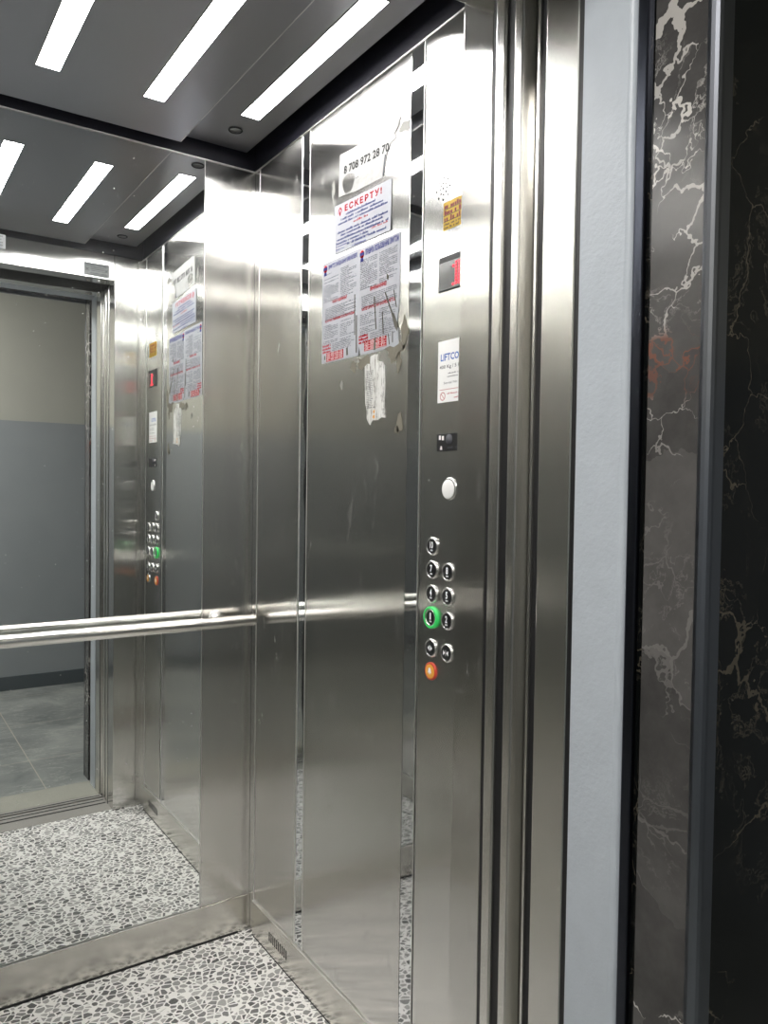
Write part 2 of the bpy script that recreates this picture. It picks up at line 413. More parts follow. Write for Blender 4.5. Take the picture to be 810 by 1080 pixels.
# ---- side walls: backing, posts, panels, polished strips, skirting with vents
def side_wall(side):
    s = 1 if side == 'right' else -1
    X = XR if s > 0 else XL
    def r(d0, d1): a, b = X-s*d0, X-s*d1; return (min(a, b), max(a, b))
    w = struct(boxobj('wall_'+side, 'black', None, (*r(-0.04, -0.004), YF-0.01, 0.02, 0, H)))
    def part(name, mat, y0, y1, z0, z1, d0=-0.004, d1=0.0, bev=0.0008):
        o = boxobj(name, mat, w, (*r(d0, d1), y0, y1, z0, z1), bevel=bev); return o
    part('corner_post', 'steel', -0.0335, 0.0, 0.0, H-0.002)
    part('strip_edge', 'ledge', -0.0362, -0.0342, 0.097, H-0.004, d1=0.0035)
    part('corner_seam', 'black', -0.0010, 0.0, 0.003, H-0.004, d1=0.0004)
    part('wall_panel', 'steel', -0.280, -0.0370, 0.100, H-0.004, d1=0.002)
    part('strip_edge', 'ledge', -0.2845, -0.2810, 0.100, H-0.004, d1=0.0025)
    part('polished_strip', 'strip', -0.3215, -0.2850, 0.100, H-0.004, d1=0.001)
    part('strip_edge', 'ledge', -0.3250, -0.3220, 0.100, H-0.004, d1=0.0025)
    part('wall_panel', 'steel', -0.7470, -0.3255, 0.100, H-0.004, d1=0.002)
    part('polished_strip', 'strip', -0.7900, -0.7475, 0.100, H-0.004, d1=0.001)
    part('strip_edge', 'ledge', -0.7925, -0.7903, 0.100, H-0.004, d1=0.0025)
    if s < 0: part('wall_panel', 'steel', -0.985, -0.797, 0.100, H-0.004, d1=0.002)
    else: part('wall_panel', 'black', -0.985, -0.7926, 0.100, H-0.004, d1=-0.003)
    part('strip_edge', 'ledge', -0.9872, -0.9855, 0.097, H-0.004, d1=0.0040)
    part('corner_post', 'steel', YF, -0.9875, 0.0, H-0.002)
    part('top_trim', 'ledge', YF, 0.0, H-0.0035, H, d1=0.0035)
    b = struct(boxobj('baseboard_'+side, 'skirt', None, (*r(-0.004, 0.0060), -0.9860, -0.0345, 0.0, 0.0968), bevel=0.0005))
    lg = boxobj('ledge', 'ledge', b, (*r(-0.004, 0.0066), -0.9860, -0.0345, 0.0968, 0.0990))
    # vent slots near each end of the skirting
    for c in (-0.197, -0.865):
        bm = bmesh.new()
        for k in range(10):
            y = c+0.05-k*0.0111
            bx(bm, *r(0.005, 0.0063), y-0.0026, y+0.0026, 0.037, 0.062)
        obj('vent_slots', bm, 'black', b)
    shadow_line = boxobj('floor_shadow_line', 'black', b, (*r(-0.002, 0.0066), -0.986, -0.0345, 0.0, 0.003))  # black strip painting the shadow line where skirting meets floor
    return w
wall_right = side_wall('right'); wall_left = side_wall('left')

# ---- back wall
wb = struct(boxobj('wall_back', 'black', None, (XL-0.04, XR+0.04, 0.010, 0.05, 0, H)))
MX0, MX1 = XL+XR-0.774, 0.774
boxobj('wall_panel', 'steel', wb, (MX1+0.0022, XR+0.003, 0.0, 0.012, 0.1038, H-0.004), bevel=0.0006)
boxobj('mirror_edge', 'ledge', wb, (MX1+0.0004, MX1+0.0018, -0.0012, 0.008, 0.105, H-0.004), (MX0-0.0018, MX0-0.0004, -0.0012, 0.008, 0.105, H-0.004))
boxobj('wall_panel', 'steel', wb, (XL-0.003, MX0-0.0022, 0.0, 0.012, 0.1038, H-0.004), bevel=0.0008)
boxobj('top_trim', 'ledge', wb, (XL, XR, -0.003, 0.012, H-0.0035, H))
bb = struct(boxobj('baseboard_back', 'skirt', None, (XL, XR-0.0005, -0.004, 0.012, 0.003, 0.103), bevel=0.0008))
boxobj('ledge', 'ledge', bb, (MX0, MX1, -0.005, 0.012, 0.1030, 0.1052))
boxobj('floor_shadow_line', 'black', bb, (XL, XR-0.036, -0.0060, 0.0, 0.0, 0.005))  # shade at the foot of the back skirting, put in as a black strip
mir = boxobj('mirror', 'mirror', None, (MX0, MX1, 0.0, 0.008, 0.107, H-0.004))
tag(mir, 'tall mirror covering the back wall behind the handrail, reflecting the doorway', 'mirror')

# ---- front wall: two returns and a header
wf = struct(empty('wall_front', (0.45, YF, 0)))
k = [boxobj('door_return', 'steel', None, (DR+0.004, XR+0.003, YF-0.073, YF, 0.0, H-0.001), bevel=0.002),
     boxobj('door_return', 'steel', None, (XL-0.003, DL, YF-0.075, YF, 0.0, H-0.001), bevel=0.0012),
     boxobj('door_header', 'steel', None, (DL+0.0008, DR+0.0032, YF-0.075, YF-0.0005, DZ, H-0.001), bevel=0.0012),
     boxobj('return_seam', 'black', None, (DR+0.0905, DR+0.0915, YF-0.002, YF+0.0003, 0.0, H-0.002)),
     boxobj('return_edge', 'rubber', None, (DR+0.004, XR, YF-0.0812, YF-0.0732, 0.0, DZ+0.05)),
     boxobj('return_edge', 'rubber', None, (XL, DL-0.002, YF-0.081, YF-0.0752, 0.0, DZ+0.05))]
adopt(wf, *k)

# ---- ceiling: dark frame, lower middle panel, higher side panels
ce = struct(boxobj('ceiling', 'fascia', None, (XL-0.04, XR+0.04, YF-0.08, 0.05, 2.26, 2.30)))
PX0, PX1 = XL+XR-0.695, 0.695
boxobj('fascia', 'fascia', ce, (XR+0.0, XR+0.04, YF-0.08, 0.05, H, 2.26), (XL-0.04, XL, YF-0.08, 0.05, H, 2.26),
       (XL, XR, 0.0, 0.05, H, 2.26), (XL, XR, YF-0.08, YF, H, 2.26))
boxobj('middle_panel', 'ceiling', ce, (PX0, PX1, -1.005, -0.034, 2.162, 2.215), bevel=0.002)
boxobj('side_panel', 'ceiling', ce, (PX1+0.018, 0.886, -1.005, -0.022, 2.186, 2.215), bevel=0.002)
boxobj('side_panel', 'ceiling', ce, (XL+XR-0.886, PX0-0.018, -1.005, -0.022, 2.186, 2.215), bevel=0.002)
boxobj('panel_edge', 'ledge', ce, (PX1-0.0005, PX1+0.0012, -1.003, -0.036, 2.1625, 2.166), (PX0-0.0012, PX0+0.0005, -1.003, -0.036, 2.1625, 2.166))

# ---- doors, parked open in the right pocket
d1 = struct(empty('door_1', (0.99, -1.15, 0.0)))
adopt(d1, boxobj('door_leaf', 'steel_door', None, (DR+0.001, 1.20, -1.1430, -1.1215, 0.008, DZ-0.004), bevel=0.003),
          boxobj('door_leaf', 'steel_door', None, (DR+0.001, 1.20, -1.1810, -1.1625, 0.008, DZ-0.004), bevel=0.003),
          boxobj('door_seal', 'rubber', None, (DR+0.007, 1.18, -1.1620, -1.1435, 0.008, DZ-0.004)))
d2 = struct(empty('door_2', (0.99, -1.2, 0.0)))
bm = bmesh.new()
prism(bm, [(1.20, -1.1840), (DR+0.030, -1.1840), (DR+0.022, -1.1900), (DR+0.016, -1.1990), (DR+0.006, -1.2075), (DR+0.001, -1.2120), (DR+0.001, -1.2165), (1.20, -1.2165)], 0.008, DZ-0.004)
adopt(d2, obj('door_leaf', bm, 'steel_door'),
          boxobj('door_seal', 'rubber', None, (DR+0.005, 1.18, -1.2305, -1.2170, 0.0, DZ-0.004)))
# landing frame: steel jambs, black edge, painted jambs, all the way round the opening
fr = struct(empty('trim_1', (0.45, -1.26, 0.0)))
fx0, fx1 = 0.0985, DR-0.001
adopt(fr, boxobj('frame_jamb', 'steel_door', None, (fx1, fx1+0.05, -1.2910, -1.2310, 0.0, 2.09), bevel=0.0015),
          boxobj('frame_jamb', 'steel_door', None, (fx0-0.05, fx0, -1.2910, -1.2310, 0.0, 2.09), bevel=0.0015),
          boxobj('frame_head', 'steel_door', None, (fx0, fx1, -1.2910, -1.2310, 2.043, 2.09), bevel=0.0015),
          boxobj('frame_gap', 'rubber', None, (fx1+0.002, fx1+0.05, -1.3005, -1.2912, 0.0, 2.09), (fx0-0.05, fx0-0.004, -1.3005, -1.2912, 0.0, 2.09),
                 (fx0, fx1, -1.3005, -1.2912, 2.047, 2.09)))
pj = struct(empty('trim_2', (0.45, -1.34, 0.0)))
def rough_jamb(xe, s):
    """painted jamb with a lumpy outer edge"""
    bm = bmesh.new(); prev = None; n = 44
    for i in range(n+1):
        z = 2.09*i/n; j = random.uniform(-0.0018, 0.0018)
        row = [bm.verts.new((xe+s*x, y, z)) for x, y in ((0.05, -1.3008), (0.0, -1.3008), (0.0, -1.3740+j), (0.0015+abs(j)*0.5, -1.3785+j), (0.006, -1.3815+j*0.6), (0.05, -1.3815))]
        if prev:
            for a in range(len(row)-1):
                f = bm.faces.new((prev[a], prev[a+1], row[a+1], row[a])); f.smooth = a > 1
        prev = row
    return obj('painted_jamb', bm, 'paint')
adopt(pj, rough_jamb(fx1, 1), rough_jamb(fx0-0.010, -1), boxobj('painted_head', 'paint', None, (fx0, fx1, -1.3815, -1.3008, 2.045, 2.09)))
# dark trims and marble reveals
tr = struct(empty('trim_3', (0.45, -1.4, 0.0)))
adopt(tr, boxobj('dark_strip', 'darktrim', None, (fx1+0.004, fx1+0.05, -1.4005, -1.3850, 0.0, 2.09), bevel=0.002),
          boxobj('dark_strip', 'darktrim', None, (fx0-0.06, fx0-0.014, -1.4005, -1.3850, 0.0, 2.09), bevel=0.002),
          boxobj('dark_gap', 'rubber', None, (fx1+0.012, fx1+0.05, -1.4150, -1.3816, 0.0, 2.09), (fx0-0.06, fx0-0.022, -1.4150, -1.3816, 0.0, 2.09)))
rv = struct(empty('wall_reveal', (0.45, -1.45, 0.0)))
adopt(rv, boxobj('marble_reveal', 'breccia', None, (DR, DR+0.05, -1.4870, -1.4150, 0.0, 2.06)),
          boxobj('marble_reveal', 'breccia', None, (0.070-0.05, 0.070, -1.4870, -1.4150, 0.0, 2.06)),
          boxobj('marble_soffit', 'breccia', None, (0.06, DR+0.02, -1.4870, -1.3816, 2.06, 2.10)))
def corner_trim(xe, s, name='corner_trim'):
    bm = bmesh.new()
    pts = [(xe+s*0.03, -1.4872), (xe, -1.4872)] + [(xe+s*(0.013-0.013*math.cos(t)), -1.4880-0.013*math.sin(t)) for t in (0.25, 0.6, 0.95, 1.3, 1.57)] + [(xe+s*0.03, -1.5010)]
    prism(bm, pts, 0.0, 2.06); return obj(name, bm, 'trim')
tr4 = struct(empty('trim_4', (0.45, -1.49, 0.0)))
adopt(tr4, corner_trim(DR-0.0015, 1), corner_trim(0.0715, -1), boxobj('head_trim', 'trim', None, (0.06, DR+0.01, -1.5010, -1.4872, 2.05, 2.064)))

# ---- sills and landing
sl = struct(boxobj('trim_5', 'sill', None, (DL-0.02, DR+0.3, YF-0.150, YF-0.0125, -0.03, 0.0005)))
boxobj('sill_groove', 'black', sl, (DL, DR, -1.137, -1.128, -0.01, 0.0012), (DL, DR, -1.170, -1.163, -0.01, 0.0012))
sl2 = struct(boxobj('trim_6', 'sill', None, (DL-0.02, DR+0.3, -1.236, -1.203, -0.03, 0.0005)))
boxobj('sill_groove', 'black', sl2, (DL, DR, -1.2035, -1.1905, -0.03, -0.004), (DL, DR, -1.222, -1.215, -0.01, 0.0012))
struct(boxobj('trim_7', 'concrete', None, (0.05, DR+0.02, -1.405, -1.236, -0.03, 0.001)))
struct(boxobj('floor_landing', 'tile', None, (-1.6, 2.2, YW-0.1, -1.405, -0.04, 0.0)))
wm = struct(boxobj('wall_marble', 'marble', None, (DR+0.010, 2.2, -1.5, -1.30, 0.0, 2.6), (-1.6, 0.058, -1.5, -1.30, 0.0, 2.6), (0.058, DR+0.010, -1.5, -1.30, 2.10, 2.6)))
struct(boxobj('wall_landing', 'twotone', None, (-1.6, 2.2, YW-0.1, YW, 0.0, 2.7)))
struct(boxobj('wall_landing_left', 'twotone', None, (-1.7, -1.6, YW, -1.3, 0.0, 2.7)))
struct(boxobj('wall_landing_right', 'twotone', None, (2.2, 2.3, YW, -1.3, 0.0, 2.7)))
struct(boxobj('baseboard_landing', 'lplinth', None, (-1.6, 2.2, YW, YW+0.012, 0.0, 0.085)))
struct(boxobj('ceiling_landing', 'lceil', None, (-1.7, 2.3, YW-0.1, -1.3, 2.6, 2.7)))

# ================================================================== THINGS
# ---- handrail on the back wall
RY, RZ, RR = -0.069, 0.904, 0.0160
hr = empty('handrail', (0.4525, 0.0, RZ))
bm = bmesh.new()
x0, x1 = 0.004, 0.901
lathe(bm, [(0, 0), (RR-0.003, 0), (RR-0.0008, 0.0008), (RR, 0.003), (RR, x1-x0-0.003), (RR-0.0008, x1-x0-0.0008), (RR-0.003, x1-x0), (0, x1-x0)], (x0, RY, RZ), (1, 0, 0), seg=40)
kids = [obj('rail_tube', bm, 'rail')]
for xb in (0.815, 0.090):
    bm = bmesh.new()
    lathe(bm, [(0, 0.0005), (0.024, 0.0005), (0.024, 0.004), (0.022, 0.0055), (0.0085, 0.0055), (0.0075, 0.012), (0.0075, 0.060), (0, 0.060)], (xb, 0, RZ), (0, -1, 0), seg=28)
    kids.append(obj('bracket', bm, 'chrome'))
adopt(hr, *kids)
tag(hr, 'round stainless steel handrail running across the mirror on the back wall', 'handrail')

# ---- ceiling strip lights
def strip_light(xc, z, label):
    t = empty('ceiling_light', (xc, -0.508, z))
    w, y0, y1 = 0.0235, -0.796, -0.221
    bm = bmesh.new(); bx(bm, xc-w, xc+w, y0, y1, z-0.0012, z+0.006); a = obj('diffuser', bm, 'lamp')
    b = boxobj('light_frame', 'lampframe', None, (xc-w-0.002, xc-w, y0-0.002, y1+0.002, z-0.0018, z+0.006), (xc+w, xc+w+0.002, y0-0.002, y1+0.002, z-0.0018, z+0.006),
               (xc-w, xc+w, y0-0.002, y0, z-0.0018, z+0.006), (xc-w, xc+w, y1, y1+0.002, z-0.0018, z+0.006))
    adopt(t, a, b); tag(t, label, 'light', 'strip lights in the lift ceiling')
strip_light(0.807, 2.186, 'white ceiling strip light in the raised side panel above the right wall')
strip_light(0.567, 2.162, 'white ceiling strip light in the middle panel beside its bright right edge')
strip_light(0.338, 2.162, 'white ceiling strip light at the top left of the photo')
strip_light(0.098, 2.186, 'white ceiling strip light above the left wall, hidden beyond the door jamb')

def ceiling_button(y, label):
    t = empty('ceiling_sensor', (0.805, y, 2.186))
    bm = bmesh.new(); lathe(bm, [(0.0145, 0.0), (0.0185, 0.0), (0.0185, 0.0025), (0.0165, 0.004), (0.0145, 0.0025)], (0.805, y, 2.1865), (0, 0, -1)); a = obj('rim', bm, 'black')
    bm = bmesh.new(); lathe(bm, [(0, 0.0012), (0.0143, 0.0012), (0.0143, 0.0)], (0.805, y, 2.1865), (0, 0, -1)); b = obj('cover', bm, 'lampframe')
    adopt(t, a, b); tag(t, label, 'ceiling sensor', 'small round covers in the ceiling side panel')
ceiling_button(-0.134, 'small round black-rimmed cover in the ceiling near the back right corner')
ceiling_button(-0.905, 'small round black-rimmed cover in the ceiling by the door, seen in the mirror')

# ---- control panel
PXF = XR-0.0035                 # face of the plate
cp = empty('control_panel', (XR, -0.892, 0.1))
kids = []
fp = boxobj('faceplate', 'panel_steel', None, (PXF, XR+0.003, -0.984, -0.7985, 0.1005, H-0.0045), bevel=0.001); kids.append(fp)
F0 = frame_right(PXF, 0.0, 0.0)              # u = -y
holes = [(0.859,1.858),(0.872,1.852),(0.844,1.852),(0.858,1.848),(0.865,1.845),(0.851,1.845),(0.878,1.838),(0.868,1.837),(0.858,1.838),(0.848,1.838),(0.866,1.830),(0.838,1.837),(0.851,1.830),(0.858,1.827),(0.873,1.823),(0.844,1.823),(0.858,1.817)]
bm = bmesh.new()
for u, v in holes: lathe(bm, [(0, 0.0005), (0.0021, 0.0005), (0.0021, 0.0)], F0(u, v), (-1, 0, 0), seg=10)
kids.append(obj('speaker_holes', bm, 'black'))
# floor display
bm = bmesh.new(); slab(bm, F0, [(0.850,1.642),(0.946,1.642),(0.946,1.707),(0.850,1.707)], 0, 0.0022); disp = obj('floor_display', bm, 'rubber', None, 0.0008)
bm = bmesh.new(); slab(bm, F0, [(0.853,1.645),(0.943,1.645),(0.943,1.696),(0.853,1.696)], 0.0022, 0.0026); adopt(disp, obj('screen', bm, 'screen'))
bm = bmesh.new()
rows = ["..##.", ".###.", "..##.", "..##.", "..##.", "..##.", "..##.", ".####"]
for r_, row in enumerate(rows):
    for c_, ch in enumerate(row):
        if ch == '#':
            u, v = 0.886+c_*0.0085, 1.690-r_*0.0056
            lathe(bm, [(0, 0.0010), (0.0020, 0.0008), (0.0026, 0.0)], F0(u, v, 0.0026), (-1, 0, 0), seg=8)
adopt(disp, obj('lit_numeral', bm, 'led')); kids.append(disp)
# rating plate
bm = bmesh.new(); slab(bm, F0, [(0.8515,1.433),(0.942,1.433),(0.942,1.549),(0.8515,1.549)], 0, 0.0012); plate = obj('rating_plate', bm, 'white')
bm = bmesh.new(); add_text(bm, F0, 'LIFTCO', 0.8600, 1.5110, 0.054, 0.0135, 0.0015, 0.02); sub = [obj('maker_lettering', bm, 'ink_lbl')]
bm = bmesh.new(); add_text(bm, F0, '400 Kg / 5 Pers.', 0.857, 1.4945, 0.078, 0.0085, 0.0015, 0.01)
for u0, u1, v in ((0.883,0.936,1.4855),(0.881,0.936,1.4795)): greek(bm, F0, u0, u1, v, 0.0026, 0.0015, 0.0021)
add_text(bm, F0, 'Serial Nr.: 00', 0.870, 1.467, 0.060, 0.0045, 0.0015)
sub.append(obj('load_lettering', bm, 'ink_grey'))
bm = bmesh.new(); quad(bm, F0, 0.858, 1.4565, 0.938, 1.4573, 0.0015)
for k_ in range(24):
    a0, a1 = 2*math.pi*k_/24, 2*math.pi*(k_+1)/24
    cu, cv = 0.8675, 1.4445
    bm.faces.new([bm.verts.new(F0(cu+r_*math.cos(a_), cv+r_*math.sin(a_), 0.0015)) for r_, a_ in ((0.0066,a0),(0.0079,a0),(0.0079,a1),(0.0066,a1))])
slab(bm, F0, [(0.8625,1.4488),(0.8632,1.4495),(0.8725,1.4402),(0.8718,1.4395)], 0.0013, 0.0016)
greek(bm, F0, 0.881, 0.936, 1.4475, 0.0028, 0.0015, 0.0024); greek(bm, F0, 0.897, 0.936, 1.4390, 0.0028, 0.0015, 0.0024)
sub.append(obj('warning_lettering', bm, 'ink_red')); adopt(plate, *sub); kids.append(plate)
# indicator window
bm = bmesh.new(); slab(bm, F0, [(0.8515,1.3405),(0.942,1.3405),(0.942,1.374),(0.8515,1.374)], 0, 0.0015); iw = obj('indicator_window', bm, 'rubber', None, 0.0006)
bm = bmesh.new()
for u, v in ((0.8615,1.3665),(0.8705,1.3655)): slab(bm, F0, [(u-0.0028,v-0.004),(u+0.0028,v-0.004),(u+0.0028,v+0.004),(u-0.0028,v+0.004)], 0.0015, 0.002)
slab(bm, F0, [(0.862,1.3435),(0.869,1.3435),(0.8672,1.3505),(0.8645,1.3505)], 0.0015, 0.002)
a_ = obj('pictogram', bm, 'ink_white')
bm = bmesh.new(); lathe(bm, [(0, 0.0006), (0.010, 0.0006), (0.010, 0)], F0(0.889, 1.3625, 0.0015), (-1, 0, 0), seg=24); greek(bm, F0, 0.882, 0.93, 1.3455, 0.004, 0.0022, 0.004)
adopt(iw, a_, obj('sounder', bm, 'ink_grey')); kids.append(iw)
# white key switch, screws
def disc(prof, u, v, mat, name, d=0.0, seg=32):
    bm = bmesh.new(); lathe(bm, prof, F0(u, v, d), (-1, 0, 0), seg=seg); return obj(name, bm, mat)
ks = disc([(0.0165, 0.0008), (0.0165, 0.003), (0.0195, 0.003), (0.0215, 0.0018), (0.0215, 0)], 0.8915, 1.2695, 'chrome', 'key_switch')
adopt(ks, disc([(0, 0.0042), (0.0155, 0.0042), (0.0182, 0.0034), (0.0186, 0.0020)], 0.8905, 1.2685, 'white', 'white_cover')); kids.append(ks)
for u in (0.827, 0.957): kids.append(disc([(0, 0.0012), (0.0016, 0.0012), (0.0024, 0.0)], u, 1.285, 'chrome', 'screw', seg=12))
# buttons
U1, U2, U3 = 0.8435, 0.8925, 0.9415
def tri(bm, c, pts, d):
    bm.faces.new([bm.verts.new(F0(c[0]+x, c[1]+y, d)) for x, y in pts])
def button(u, v, sym, kind='std'):
    R = 0.0182
    if kind == 'lit':
        b = disc([(0.0165, 0.0048), (0.0172, 0.0060), (0.0205, 0.0058), (0.0214, 0.0046), (0.0214, 0)], u, v, 'green', 'button')
        adopt(b, disc([(0.0138, 0.0045), (0.0146, 0.0060), (0.0168, 0.0056), (0.0168, 0.004)], u, v, 'chrome', 'inner_rim'))
        b['label'] = 'call button with a glowing green ring'
        rc = 0.0138
    elif kind == 'alarm':
        b = disc([(0.0135, 0.0032), (0.0150, 0.0038), (0.0172, 0.0024), (0.0176, 0)], u, v, 'redring', 'button'); rc = 0.0137
        b['label'] = 'orange alarm button with a red rim'
    elif kind == 'key':
        b = disc([(0.0135, 0.0032), (0.0150, 0.0038), (0.0172, 0.0024), (0.0176, 0)], u, v, 'chrome', 'button'); rc = 0.0137
    else:
        b = disc([(0.0140, 0.0036), (0.0150, 0.0048), (0.0172, 0.0040), (R, 0.0024), (R, 0)], u, v, 'chrome', 'button'); rc = 0.0142
    adopt(b, disc([(0, 0.0040), (rc-0.002, 0.0039), (rc, 0.0034)], u, v, 'orange' if kind in ('alarm', 'key') else 'cap', 'cap'))
    bm = bmesh.new(); d = 0.0043; c = (u, v)
    if sym.isdigit():
        w = 0.0100 if len(sym) > 1 else 0.0064
        if sym == '1': w = 0.004
        add_text(bm, F0, sym, u-w/2, v-0.0040, w, 0.0135, d, 0.03)
        for q in range(3): quad(bm, F0, u-0.003+q*0.0026, v-0.0090, u-0.0012+q*0.0026, v-0.0062, d)
    elif sym == 'open':
        tri(bm, c, [(-0.0075,0),(-0.0015,-0.005),(-0.0015,0.005)], d); tri(bm, c, [(0.0075,0),(0.0015,0.005),(0.0015,-0.005)], d)
        quad(bm, F0, u-0.0005, v-0.006, u+0.0005, v+0.006, d)
    elif sym == 'close':
        tri(bm, c, [(-0.0015,0),(-0.0075,0.005),(-0.0075,-0.005)], d); tri(bm, c, [(0.0015,0),(0.0075,-0.005),(0.0075,0.005)], d)
        quad(bm, F0, u-0.0005, v-0.006, u+0.0005, v+0.006, d)
    elif sym == 'bell':
        tri(bm, c, [(-0.006,-0.003),(0.006,-0.003),(0.0042,0.001),(0.0038,0.0045),(0.0015,0.0072),(-0.0015,0.0072),(-0.0038,0.0045),(-0.0042,0.001)], d)
        quad(bm, F0, u-0.0016, v-0.0055, u+0.0016, v-0.0036, d)
    elif sym == 'fan':
        for q in range(3):
            a_ = math.radians(90+120*q); x, y = math.cos(a_), math.sin(a_)
            tri(bm, c, [(0,0),(x*0.008-y*0.0035,y*0.008+x*0.0035),(x*0.009,y*0.009),(x*0.008+y*0.0015,y*0.008-x*0.0015)], d)
    adopt(b, obj('symbol', bm, 'glyph'))
    kids.append(b)
for u, v, s_, kd in ((U1,1.158,'10','std'),
    (U1,1.1125,'7','std'),(U2,1.1125,'8','std'),(U3,1.1125,'9','std'),
    (U1,1.0660,'4','std'),(U2,1.0660,'5','std'),(U3,1.0660,'6','std'),
    (U1,1.0200,'1','lit'),(U2,1.0205,'2','std'),(U3,1.0205,'3','std'),
    (U1,0.9605,'open','std'),(U2,0.9595,'close','std'),(U3,0.9595,'fan','std'),
    (U1,0.9150,'bell','alarm'),(U3,0.9150,'bell','key')): button(u, v, s_, kd)
adopt(cp, *kids)
tag(cp, 'tall stainless steel lift control panel with round buttons and a red display', 'control panel')

# yellow sticker on the control panel
ys = empty('yellow_sticker', (PXF, -0.9, 1.783))
bm = bmesh.new(); slab(bm, F0, [(0.860,1.757),(0.945,1.757),(0.945,1.809),(0.860,1.809)], 0, 0.0006); a_ = obj('backing', bm, 'yellow')
bm = bmesh.new()
for v in (1.7965, 1.785, 1.7735): greek(bm, F0, 0.863, 0.943, v, 0.0088, 0.0009, 0.0062, 0.8, 0.0, 0.08)
b_ = obj('red_lettering', bm, 'ink_orange')
bm = bmesh.new()
for v in (1.7948, 1.7833, 1.7722): quad(bm, F0, 0.861, v, 0.944, v+0.0012, 0.0009)
for v in (1.7655, 1.7592): greek(bm, F0, 0.863, 0.943, v, 0.0045, 0.0009, 0.0035, 0.6)
adopt(ys, a_, b_, obj('black_lettering', bm, 'ink_black'))
tag(ys, 'small yellow sticker with red and black print under the speaker holes', 'sticker')

# ---- papers on the right wall (panel face)
WX = XR-0.0022
FR = frame_right(WX, 0.0, 0.0)
def curved(splines, th):
    """filled outline with holes -> list of (u, v) polygons from a 2D curve"""
    cu = bpy.data.curves.new('tmp', 'CURVE'); cu.dimensions = '2D'; cu.fill_mode = 'BOTH'; cu.extrude = th
    for pts in splines:
        sp = cu.splines.new('POLY'); sp.points.add(len(pts)-1)
        for p, q in zip(sp.points, pts): p.co = (q[0], q[1], 0, 1)
        sp.use_cyclic_u = True
    return curve_mesh(cu)
def sheet(name, splines, mat, d0=0.0006, th=0.0003):
    me = curved(splines, th)
    bm = bmesh.new(); vs = [bm.verts.new(FR(v.co.x, v.co.y, d0+v.co.z)) for v in me.vertices]
    for p in me.polygons:
        try: bm.faces.new([vs[i] for i in p.vertices])
        except ValueError: pass
    bpy.data.meshes.remove(me)
    return obj(name, bm, mat)

# torn sheet with the phone number
ph = empty('torn_paper', (WX, -0.56, 1.98))
hole = [(0.508+0.0260*math.cos(t)*(1+0.12*math.sin(3*t)), 1.9585+0.0230*math.sin(t)*(1+0.1*math.cos(2*t+0.4))) for t in [2*math.pi*i_/22 for i_ in range(22)]]
outl = [(0.470,2.0345),(0.520,2.031),(0.560,2.030),(0.600,2.026),(0.640,2.024),(0.684,2.020),(0.700,2.028),(0.712,2.030),(0.704,2.014),(0.690,2.004),(0.697,1.992),(0.676,1.988),
        (0.664,1.972),(0.660,1.955),(0.655,1.942),(0.649,1.926),(0.620,1.928),(0.585,1.929),(0.560,1.930),(0.536,1.931),(0.500,1.937),(0.466,1.939),(0.466,1.975),(0.468,2.010)]
a_ = sheet('sheet', [outl, hole], 'crumple')
bm = bmesh.new(); add_text(bm, FR, '8 708 972 28 70', 0.4880, 1.9835, 0.184, 0.0190, 0.0014, 0.03, -0.055); b_ = obj('phone_number', bm, 'ink_black')
bm = bmesh.new(); quad(bm, FR, 0.541, 1.958, 0.544, 1.9605, 0.0013); dot1 = obj('ink_dot', bm, 'ink_grey')
bm = bmesh.new(); quad(bm, FR, 0.549, 1.958, 0.552, 1.9605, 0.0013); dot2 = obj('ink_dot', bm, 'ink_grey')
bm = bmesh.new(); slab(bm, FR, [(0.660,1.970),(0.656,1.972),(0.648,1.930),(0.652,1.928)], 0.0009, 0.0013)
adopt(ph, a_, b_, dot1, dot2, obj('torn_edge', bm, 'ink_grey'))
tag(ph, 'torn white paper with a phone number and a hole, topmost on the right wall', 'paper')

# warning notice
wn = empty('warning_notice', (WX, -0.566, 1.865))
a_ = sheet('sheet', [[(0.450,1.922),(0.684,1.913),(0.682,1.807),(0.452,1.811)]], 'paper', 0.0016)
sl_ = -0.038
bm = bmesh.new(); add_text(bm, FR, 'ЕСКЕРТУ!', 0.496, 1.8985, 0.152, 0.0150, 0.0023, 0.035, sl_, space=1.35)
red = obj('red_heading', bm, 'ink_red')
bm = bmesh.new(); greek(bm, FR, 0.535, 0.600, 1.8635, 0.0052, 0.0023, 0.0062, 0.55, sl_, 0.05); red2 = obj('red_print', bm, 'ink_red')
bm = bmesh.new(); greek(bm, FR, 0.610, 0.676, 1.8290, 0.0042, 0.0023, 0.0046, 0.55, sl_, 0.1); red3 = obj('red_print', bm, 'ink_red')
bm = bmesh.new()
for v, u0, u1 in ((1.8890,0.498,0.630),(1.8815,0.480,0.655),(1.8740,0.468,0.672)): greek(bm, FR, u0, u1, v, 0.0052, 0.0023, 0.0037, 0.72, sl_, 0.1)
for v, u0, u1 in ((1.8545,0.462,0.676),(1.8465,0.480,0.655),(1.8385,0.464,0.676),(1.8305,0.460,0.600),(1.8205,0.508,0.672)): greek(bm, FR, u0, u1, v, 0.0054, 0.0023, 0.0037, 0.72, sl_, 0.1)
blue = obj('blue_lettering', bm, 'ink_blue')
bm = bmesh.new()
for v, u0, u1 in ((1.8250,0.458,0.600),(1.8180,0.458,0.500)): greek(bm, FR, u0, u1, v, 0.0036, 0.0023, 0.0030, 0.6, sl_)
greek(bm, FR, 0.530, 0.590, 1.8115, 0.004, 0.0023, 0.0032, 0.7, sl_)
small = obj('small_print', bm, 'ink_violet')
bm = bmesh.new()                       # little red house-and-flame mark
